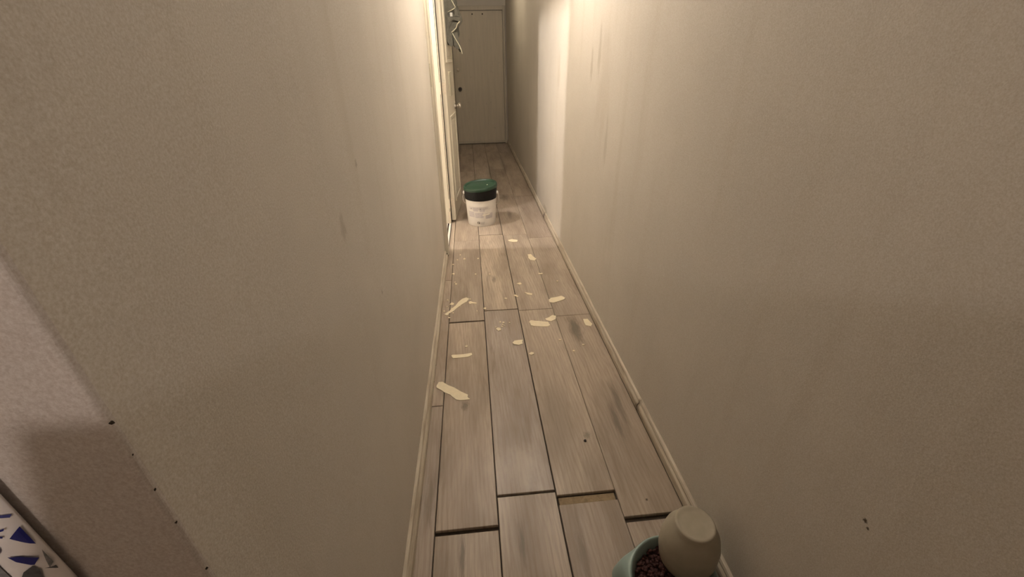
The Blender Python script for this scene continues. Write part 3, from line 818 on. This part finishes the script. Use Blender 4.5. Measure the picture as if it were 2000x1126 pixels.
# ---------------------------------------------------------------- flakes of scraped paint
FLAKES = [
    ('long narrow curled strip of cream paint lying diagonally by the left baseboard', 'paint flakes on the plank floor',
     [(0.1686, 2.089), (0.1857, 2.0769), (0.2184, 2.1192), (0.2714, 2.1959), (0.3128, 2.2543), (0.2951, 2.2729), (0.2709, 2.2596), (0.2323, 2.1852), (0.1954, 2.122)]),
    ('small squarish cream paint flake nearest to the bucket', 'paint flakes on the plank floor',
     [(0.6293, 3.1683), (0.6631, 3.1865), (0.707, 3.1633), (0.6995, 3.1222), (0.6623, 3.1217), (0.6374, 3.139)]),
    ('chunky oval cream paint flake just in front of the doorway light edge', 'paint flakes on the plank floor',
     [(0.7509, 2.8583), (0.7766, 2.8646), (0.8048, 2.7846), (0.7856, 2.7525), (0.7587, 2.7676), (0.7489, 2.8037)]),
    ('elongated cream paint flake on the right-hand plank column near the baseboard', 'paint flakes on the plank floor',
     [(0.7945, 2.1862), (0.8098, 2.2037), (0.8787, 2.2213), (0.8969, 2.1895), (0.8851, 2.1717), (0.8155, 2.1455), (0.7931, 2.1546)]),
    ('wide flat cream paint flake with a smaller flake touching its far right end', 'paint flakes on the plank floor',
     [(0.6432, 1.9548), (0.6563, 1.9694), (0.7134, 1.953), (0.7488, 1.942), (0.7561, 1.9079), (0.741, 1.8967), (0.677, 1.907), (0.6497, 1.9207)]),
    ('smaller double-lobed cream flake touching the wide flat paint flake', 'paint flakes on the plank floor',
     [(0.7383, 1.9773), (0.7647, 1.9907), (0.7864, 2.0063), (0.8029, 1.9931), (0.7959, 1.9634), (0.7645, 1.9468), (0.7442, 1.9588)]),
    ('angular cream paint flake closest to the right baseboard beside a dark stain', 'paint flakes on the plank floor',
     [(0.9467, 1.9423), (0.9736, 1.9445), (0.9864, 1.8932), (0.9732, 1.8712), (0.9473, 1.8848)]),
    ('blunt four-sided cream paint flake alone in the middle of the centre plank', 'paint flakes on the plank floor',
     [(0.5331, 1.7684), (0.5453, 1.7879), (0.5892, 1.7909), (0.5852, 1.7564), (0.5651, 1.7474), (0.5385, 1.7539)]),
    ('slim straight cream paint flake just beyond the biggest flake', 'paint flakes on the plank floor',
     [(0.2219, 1.6944), (0.2367, 1.7011), (0.3218, 1.7094), (0.3249, 1.6929), (0.302, 1.6797), (0.2309, 1.6744)]),
    ('biggest and nearest cream paint flake, tongue-shaped, beside the left baseboard', 'paint flakes on the plank floor',
     [(0.1629, 1.4885), (0.17, 1.5084), (0.1867, 1.509), (0.2436, 1.463), (0.3039, 1.4104), (0.3049, 1.3896), (0.3117, 1.3813), (0.2668, 1.3811), (0.2399, 1.4007), (0.2011, 1.436), (0.1669, 1.4677)]),
    ('tiny pointed cream flake beside the long seam, beyond the thin curved flake', 'paint flakes on the plank floor',
     [(0.6211, 2.4183), (0.648, 2.426), (0.6562, 2.4064), (0.6405, 2.3974)]),
    ('thin curved cream paint flake in the middle of the third plank column', 'paint flakes on the plank floor',
     [(0.6539, 2.2933), (0.674, 2.2873), (0.7052, 2.2715), (0.6984, 2.2522), (0.6751, 2.2635)]),
    ('thin sliver of cream paint lying on the seam of the right-hand plank column', 'paint flakes on the plank floor',
     [(0.784, 2.5483), (0.8152, 2.5443), (0.8095, 2.5309), (0.7864, 2.5339)]),
    ('tiny cream flake lying across the seam left of the thin curved flake', 'paint flakes on the plank floor',
     [(0.5869, 2.2629), (0.5978, 2.2732), (0.6167, 2.2492), (0.6067, 2.2405)]),
    ('rounded cream paint chip on the seam right of the blunt four-sided flake', 'paint flakes on the plank floor',
     [(0.6062, 1.6706), (0.6177, 1.6822), (0.6305, 1.6786), (0.632, 1.6655), (0.6175, 1.6565)]),
    ('jagged cream flake right of the far end of the long strip', 'paint flakes on the plank floor',
     [(0.3094, 2.2147), (0.3191, 2.2262), (0.3349, 2.2115), (0.3585, 2.1991), (0.3543, 2.1887), (0.3307, 2.1963), (0.3149, 2.1905)]),
    ('small pinkish-cream flake at the left side of the long strip', 'paint flakes on the plank floor',
     [(0.1927, 2.1978), (0.2076, 2.2242), (0.2222, 2.2098), (0.2164, 2.1918)]),
    ('largest flake of the crumbled paint cluster on the dark centre plank', 'paint flakes on the plank floor',
     [(0.4564, 1.909), (0.4665, 1.9207), (0.4817, 1.9111), (0.4819, 1.8932), (0.4672, 1.8874)]),
    ('tiny crumb of cream paint around the long narrow strip', 'crumbs around the long strip',
     [(0.189, 2.2536), (0.1847, 2.2504), (0.1796, 2.2508), (0.1763, 2.2552), (0.1792, 2.2608), (0.1859, 2.2575)]),
    ('tiny crumb of cream paint around the long narrow strip', 'crumbs around the long strip',
     [(0.173, 2.1248), (0.1705, 2.1191), (0.1635, 2.1214), (0.1592, 2.1265), (0.1638, 2.1312), (0.17, 2.1317)]),
    ('tiny crumb of cream paint around the long narrow strip', 'crumbs around the long strip',
     [(0.2059, 2.0519), (0.2022, 2.0455), (0.1947, 2.047), (0.1926, 2.0535), (0.1932, 2.0611), (0.202, 2.0572)]),
    ('tiny crumb of cream paint around the long narrow strip', 'crumbs around the long strip',
     [(0.2235, 2.101), (0.2212, 2.0962), (0.2171, 2.0963), (0.2144, 2.1021), (0.2167, 2.1053), (0.2216, 2.107)]),
    ('tiny crumb of cream paint around the long narrow strip', 'crumbs around the long strip',
     [(0.2129, 2.1526), (0.2109, 2.1486), (0.2062, 2.1488), (0.2045, 2.1536), (0.2053, 2.1573), (0.2106, 2.1577)]),
    ('tiny crumb of cream paint around the long narrow strip', 'crumbs around the long strip',
     [(0.1869, 2.1755), (0.1837, 2.1727), (0.179, 2.172), (0.1781, 2.1766), (0.1788, 2.1794), (0.1832, 2.1812)]),
    ('tiny crumb of cream paint around the long narrow strip', 'crumbs around the long strip',
     [(0.2617, 2.177), (0.2586, 2.1726), (0.2541, 2.1729), (0.2517, 2.1782), (0.2523, 2.1816), (0.2592, 2.1815)]),
    ('tiny crumb of cream paint around the long narrow strip', 'crumbs around the long strip',
     [(0.3234, 2.2482), (0.3225, 2.2428), (0.3173, 2.2449), (0.3122, 2.2496), (0.3168, 2.2543), (0.3222, 2.2521)]),
    ('tiny crumb of cream paint around the long narrow strip', 'crumbs around the long strip',
     [(0.2255, 2.4837), (0.2253, 2.4786), (0.219, 2.4777), (0.2141, 2.4851), (0.2181, 2.4903), (0.2235, 2.4899)]),
    ('tiny crumb of cream paint around the long narrow strip', 'crumbs around the long strip',
     [(0.236, 2.46), (0.2328, 2.4493), (0.2238, 2.4547), (0.2209, 2.4619), (0.2241, 2.4708), (0.2312, 2.4686)]),
    ('tiny crumb of cream paint around the long narrow strip', 'crumbs around the long strip',
     [(0.2017, 2.0778), (0.1986, 2.0751), (0.1949, 2.0759), (0.1921, 2.079), (0.1947, 2.0812), (0.1993, 2.0808)]),
    ('tiny crumb of cream paint around the long narrow strip', 'crumbs around the long strip',
     [(0.3611, 2.1046), (0.3607, 2.0996), (0.3552, 2.1007), (0.353, 2.1056), (0.3566, 2.1099), (0.36, 2.1084)]),
    ('tiny crumb of cream paint in the crumbled cluster on the centre plank', 'crumbs of the centre cluster',
     [(0.49, 1.9707), (0.4882, 1.9656), (0.4827, 1.9651), (0.4782, 1.9721), (0.4828, 1.9778), (0.4892, 1.9759)]),
    ('tiny crumb of cream paint in the crumbled cluster on the centre plank', 'crumbs of the centre cluster',
     [(0.5077, 1.9631), (0.5046, 1.9591), (0.4983, 1.9562), (0.4948, 1.9647), (0.4972, 1.9709), (0.5066, 1.9705)]),
    ('tiny crumb of cream paint in the crumbled cluster on the centre plank', 'crumbs of the centre cluster',
     [(0.5007, 1.9453), (0.4979, 1.9401), (0.491, 1.9413), (0.4913, 1.9465), (0.4936, 1.9523), (0.4991, 1.95)]),
    ('tiny crumb of cream paint in the crumbled cluster on the centre plank', 'crumbs of the centre cluster',
     [(0.4946, 1.9264), (0.4935, 1.9212), (0.4862, 1.9218), (0.4837, 1.9277), (0.4883, 1.9303), (0.4927, 1.9313)]),
    ('tiny crumb of cream paint in the crumbled cluster on the centre plank', 'crumbs of the centre cluster',
     [(0.4659, 1.9028), (0.4622, 1.8982), (0.4569, 1.8989), (0.4544, 1.9041), (0.4571, 1.9072), (0.4629, 1.9065)]),
    ('tiny crumb of cream paint in the crumbled cluster on the centre plank', 'crumbs of the centre cluster',
     [(0.5086, 1.9312), (0.5069, 1.9271), (0.5019, 1.9281), (0.5008, 1.9322), (0.503, 1.9357), (0.5066, 1.934)]),
    ('tiny crumb of cream paint in the crumbled cluster on the centre plank', 'crumbs of the centre cluster',
     [(0.5394, 1.9606), (0.5365, 1.9565), (0.5326, 1.9574), (0.5307, 1.9617), (0.5323, 1.9643), (0.5372, 1.9654)]),
    ('tiny crumb of cream paint in the crumbled cluster on the centre plank', 'crumbs of the centre cluster',
     [(0.4595, 1.9215), (0.4568, 1.9188), (0.4525, 1.9185), (0.4512, 1.9225), (0.4535, 1.926), (0.4571, 1.9257)]),
    ('small crumb of cream paint on the floor between baseboard and doorway light', 'crumbs by the doorway light',
     [(0.2141, 2.612), (0.2132, 2.5995), (0.202, 2.6024), (0.1954, 2.6144), (0.202, 2.6217), (0.2122, 2.624)]),
    ('small crumb of cream paint on the floor between baseboard and doorway light', 'crumbs by the doorway light',
     [(0.2103, 2.7609), (0.2043, 2.7546), (0.1974, 2.7556), (0.1937, 2.7631), (0.197, 2.771), (0.2039, 2.7682)]),
    ('small crumb of cream paint on the floor between baseboard and doorway light', 'crumbs by the doorway light',
     [(0.2907, 2.8459), (0.2845, 2.839), (0.2764, 2.8378), (0.2714, 2.8484), (0.2781, 2.8585), (0.2843, 2.858)]),
    ('small crumb of cream paint on the floor between baseboard and doorway light', 'crumbs by the doorway light',
     [(0.2358, 2.8369), (0.2338, 2.8277), (0.2254, 2.8298), (0.2245, 2.8384), (0.2246, 2.8443), (0.2328, 2.8433)]),
    ('small crumb of cream paint on the floor between baseboard and doorway light', 'crumbs by the doorway light',
     [(0.3863, 2.8402), (0.3856, 2.8324), (0.3782, 2.8317), (0.3754, 2.8417), (0.3793, 2.8501), (0.3859, 2.8479)]),
    ('small crumb of cream paint on the floor between baseboard and doorway light', 'crumbs by the doorway light',
     [(0.3649, 2.5864), (0.3598, 2.5793), (0.3554, 2.5828), (0.3517, 2.5881), (0.355, 2.5927), (0.3611, 2.5942)]),
    ('small crumb of cream paint on the floor between baseboard and doorway light', 'crumbs by the doorway light',
     [(0.4602, 2.5741), (0.4561, 2.5702), (0.4506, 2.5691), (0.4473, 2.5757), (0.4506, 2.5821), (0.4561, 2.5794)]),
    ('small crumb of cream paint on the floor between baseboard and doorway light', 'crumbs by the doorway light',
     [(0.2541, 2.9247), (0.2536, 2.9165), (0.2476, 2.9208), (0.2433, 2.9262), (0.248, 2.9318), (0.2536, 2.9302)]),
    ('round paint crumb beside the gap at the near end of the second plank', 'single paint crumbs on the plank floor',
     [(0.4129, 2.1279), (0.4077, 2.1215), (0.4014, 2.1205), (0.3959, 2.13), (0.4026, 2.1383), (0.4096, 2.1368)]),
    ('small round paint crumb in the middle of the second plank column', 'single paint crumbs on the plank floor',
     [(0.5456, 2.2302), (0.5397, 2.2214), (0.5317, 2.2245), (0.5259, 2.2326), (0.532, 2.2372), (0.5406, 2.2362)]),
    ('small round paint crumb just beyond the slim straight flake', 'single paint crumbs on the plank floor',
     [(0.3042, 1.7669), (0.3011, 1.7619), (0.2928, 1.7611), (0.2879, 1.7688), (0.2937, 1.7735), (0.2998, 1.7748)]),
    ('tiny paint crumb alone beyond the elongated flake near the right baseboard', 'single paint crumbs on the plank floor',
     [(0.8978, 2.4127), (0.8934, 2.4059), (0.886, 2.4091), (0.884, 2.4145), (0.888, 2.4206), (0.8962, 2.4215)]),
    ('tiny oblong paint crumb nearest to the right baseboard, below the dark stain', 'single paint crumbs on the plank floor',
     [(0.8377, 1.6651), (0.8348, 1.6611), (0.8266, 1.6626), (0.8251, 1.6665), (0.8298, 1.6722), (0.8366, 1.6701)]),
    ('thin paint crumb right below the dark stain by the right baseboard', 'single paint crumbs on the plank floor',
     [(0.9011, 1.7099), (0.8944, 1.7057), (0.8873, 1.7071), (0.8856, 1.7117), (0.8894, 1.7166), (0.8959, 1.7141)]),
    ('pale paint crumb on the seam left of the dark stain', 'single paint crumbs on the plank floor',
     [(0.7886, 1.7672), (0.7848, 1.7609), (0.7768, 1.7636), (0.7745, 1.7689), (0.7781, 1.7736), (0.7849, 1.7722)]),
]
PRINT = {'tri': [(0.023, 0.983), (0.037, 0.991), (0.037, 0.985), (0.035, 0.969), (0.034, 0.969)], 'bar': [(0.013, 0.964), (0.02, 0.962), (0.028, 0.955), (0.023, 0.949), (0.021, 0.95), (0.015, 0.957)], 'leafs': [[(0.033, 0.959), (0.036, 0.961), (0.036, 0.953), (0.033, 0.944), (0.028, 0.94), (0.029, 0.948)], [(0.004, 0.93), (0.013, 0.943), (0.021, 0.948), (0.023, 0.942), (0.02, 0.929), (0.012, 0.917), (0.001, 0.918)], [(-0.002, 0.963), (0.003, 0.961), (0.002, 0.953), (0.001, 0.945), (0.003, 0.933), (-0.004, 0.919), (-0.028, 0.916)], [(0.026, 0.942), (0.032, 0.94), (0.037, 0.936), (0.029, 0.939)]], 'letters': [(0.011, 0.975), (0.021, 0.992), (0.03, 1.006)]}

rnd = random.Random(8)
for label, grp, poly in FLAKES:
    cx_ = sum(q[0] for q in poly) / len(poly); cy_ = sum(q[1] for q in poly) / len(poly)
    bm = bmesh.new()
    size = max(math.hypot(a - cx_, b - cy_) for a, b in poly)
    pts = []
    for i, (a, b) in enumerate(poly):       # ragged edge: one jittered point between each two
        a2, b2 = poly[(i + 1) % len(poly)]
        pts.append((a - cx_, b - cy_))
        j = size * 0.05
        pts.append(((a + a2) / 2 - cx_ + rnd.uniform(-j, j), (b + b2) / 2 - cy_ + rnd.uniform(-j, j)))
    th = 0.0012 if size > 0.012 else 0.0018
    curl = 0.004 if size > 0.03 else 0.0015
    ph = rnd.uniform(0, 6.28)
    def hz(a, b):
        u = (a * math.cos(ph) + b * math.sin(ph)) / size
        return 0.0009 + curl * max(0, u) ** 2
    lo = [bm.verts.new((a, b, hz(a, b))) for a, b in pts]; hi = [bm.verts.new((a, b, hz(a, b) + th)) for a, b in pts]
    n = len(pts)
    c0 = bm.verts.new((0, 0, 0.0005)); c1 = bm.verts.new((0, 0, 0.0005 + th * 1.3))
    for k in range(n):
        j = (k + 1) % n
        bm.faces.new((lo[k], lo[j], hi[j], hi[k])); bm.faces.new((hi[k], hi[j], c1)); bm.faces.new((lo[j], lo[k], c0))
    o = link('paint_flake', mesh('paint_flake', bm), 'flake', None, (cx_, cy_, 0.0))
    tag(o, label, 'paint flake', grp)
bm = bmesh.new(); bmesh.ops.create_icosphere(bm, subdivisions=2, radius=0.0055)
for v in bm.verts:
    v.co *= 1 + 0.5 * noise.noise(v.co * 300); v.co.z *= 0.55
o = link('dirt_crumb', mesh('dirt_crumb', bm), 'dark', None, (0.750, 1.107, 0.0028))
tag(o, 'small black crumb of dirt beside a grey smear on the third plank', 'dirt crumb')

# ---------------------------------------------------------------- printed pouch hanging on the entry wall
po = empty('printed_pouch', (0.0, Y_C - 0.03, 0.86))
tag(po, 'white pouch printed with blue letters and grey leaves at the lower left corner', 'pouch')
bm = bmesh.new()
nx, nz = 14, 18
x0, x1, z0, z1 = -0.145, 0.0315, 0.84, 1.10
gridf = []; 
def bulge(u, v):
    return 0.5 * (max(0.0, 1 - (2 * u - 1) ** 4) * max(0.0, 1 - (2 * v - 1) ** 4)) ** 0.5
for side in (-1, 1):
    gg = []
    for i in range(nx + 1):
        row = []
        for j in range(nz + 1):
            u, v = i / nx, j / nz
            y = Y_C - 0.0075 + side * (0.001 + (0.018 if side < 0 else 0.009) * bulge(u, v))
            row.append(bm.verts.new((x0 + (x1 - x0) * u, y, z0 + (z1 - z0) * v)))
        gg.append(row)
    gridf.append(gg)
    for i in range(nx):
        for j in range(nz):
            bm.faces.new((gg[i][j], gg[i + 1][j], gg[i + 1][j + 1], gg[i][j + 1]))
f_, b_ = gridf
edge = [(i, 0) for i in range(nx + 1)] + [(nx, j) for j in range(1, nz + 1)] + [(i, nz) for i in range(nx - 1, -1, -1)] + [(0, j) for j in range(nz - 1, 0, -1)]
for k in range(len(edge)):
    (i, j), (i2, j2) = edge[k], edge[(k + 1) % len(edge)]
    bm.faces.new((f_[i][j], f_[i2][j2], b_[i2][j2], b_[i][j]))
pb = link('pouch_body', mesh('pouch_body', bm, True), 'pouch')
def attach(o, par):
    o.parent = par
    o.matrix_parent_inverse = par.matrix_basis.inverted()
attach(pb, po)
def front_y(x, z):
    u = min(1, max(0, (x - x0) / (x1 - x0))); v = min(1, max(0, (z - z0) / (z1 - z0)))
    return Y_C - 0.0075 - (0.001 + 0.018 * bulge(u, v))
def decal(name, poly, mat, off=0.0008):
    poly = [(min(a, x1 - 0.0005), b) for a, b in poly]
    bm = bmesh.new()
    vs = [bm.verts.new((a, 0, b)) for a, b in poly]
    f = bm.faces.new(vs)
    bmesh.ops.triangulate(bm, faces=[f])
    bmesh.ops.subdivide_edges(bm, edges=bm.edges[:], cuts=4, use_grid_fill=True)
    for v in bm.verts: v.co.y = front_y(v.co.x, v.co.z) - off
    o = link(name, mesh(name, bm), mat); attach(o, po)
    return o
decal('blue_triangle', PRINT['tri'], 'blue', 0.001)
decal('blue_bar', PRINT['bar'], 'blue', 0.0012)
for k, lf in enumerate(PRINT['leafs']):
    decal('printed_leaf', lf, ('leaf_mid', 'leaf_dark', 'leaf_mid', 'leaf_dark')[k], 0.0008 + 0.0001 * k)
for ch, (a, b) in zip('ORI', PRINT['letters']):
    cu = bpy.data.curves.new('letter', 'FONT'); cu.body = ch; cu.size = 0.020; cu.align_x = 'CENTER'; cu.align_y = 'CENTER'
    tmp = bpy.data.objects.new('tmp', cu); C.objects.link(tmp)
    bpy.context.view_layer.update()
    me = bpy.data.meshes.new_from_object(tmp.evaluated_get(bpy.context.evaluated_depsgraph_get()))
    bpy.data.objects.remove(tmp)
    ang = math.radians(62)
    for v in me.vertices:
        px, py = v.co.x, v.co.y
        X = a - 0.004 + px * math.cos(ang) - py * math.sin(ang); Z = b + px * math.sin(ang) + py * math.cos(ang)
        v.co = (X, front_y(X, Z) - 0.0012, Z)
    o = link('letter', me, 'blue'); attach(o, po)

# ---------------------------------------------------------------- added shadow caster and lamps outside the picture
cb = empty('shadow_caster', (0.603, -1.1, 0.0))  # unseen stand-in, added to throw the shadow on the entry wall
tag(cb, 'tall laminate box added out of view to shade the entry wall', 'shadow_caster')
CW, CD, CH = 0.395, 0.28, 1.575
box_obj('body', (-CW + 0.045, CW - 0.015, -CD, CD, 0.06, CH), 'caster_laminate', cb, bev=0.003)
box_obj('plinth', (-CW + 0.05, CW - 0.03, -CD + 0.03, CD - 0.03, 0, 0.06), 'dark', cb)
for k in range(2):
    xa = -CW + 0.049 + k * (CW - 0.033)
    d_ = box_obj('door', (xa, xa + CW - 0.039, CD, CD + 0.018, 0.07, CH - 0.01), 'caster_laminate', cb, bev=0.003)
    hx = xa + (CW - 0.06 if k == 0 else 0.03)
    tube_obj('handle', [(hx, CD + 0.018, 0.9), (hx, CD + 0.045, 0.91), (hx, CD + 0.045, 1.03), (hx, CD + 0.018, 1.04)], 0.005, 'chrome', d_)

def lamp(name, loc, r, drop, power, col, label):
    e = empty(name, (loc[0], loc[1], CEIL))
    tag(e, label, 'lamp')
    lathe_obj('ceiling_rose', [(0.0, 0.0), (0.055, 0.0), (0.05, -0.018), (0.02, -0.028), (0.0, -0.028)], 'lamp_body', e, 24)
    tube_obj('cord', [(0, 0, -0.02), (0, 0, -drop + r + 0.03)], 0.004, 'lamp_body', e)
    lathe_obj('socket', [(0.0, -drop + r + 0.045), (0.018, -drop + r + 0.045), (0.02, -drop + r + 0.002), (0.0, -drop + r + 0.002)], 'lamp_body', e, 16)
    bm = bmesh.new(); bmesh.ops.create_uvsphere(bm, u_segments=20, v_segments=12, radius=r)
    b_ = link('bulb', mesh('bulb', bm, True), None, e, (0, 0, -drop))
    b_.data.materials.append(bulb_mat(name + '_glow', col, power, r))
    return e
lamp('washroom_lamp', (-0.6, 3.10), 0.05, 0.11, WASHROOM_W, (1.0, 0.91, 0.84), 'bare bulb lighting the room behind the left doorway')
lamp('corridor_light', (0.56, 2.45), 0.07, 0.12, CORRIDOR_W, (1.0, 0.90, 0.79), 'bulb on the corridor ceiling before the doorway')
lamp('corridor_light', (0.56, 5.6), 0.06, 0.12, FAR_FILL_W, (1.0, 0.87, 0.66), 'weak fill bulb added on the corridor ceiling to brighten the far end')  # unseen fill lamp added to lift the far end
lamp('entry_lamp', (0.50, -2.2), 0.016, 0.2, ENTRY_W, (1.0, 0.87, 0.77), 'bare bulb lighting the entry behind the camera position')
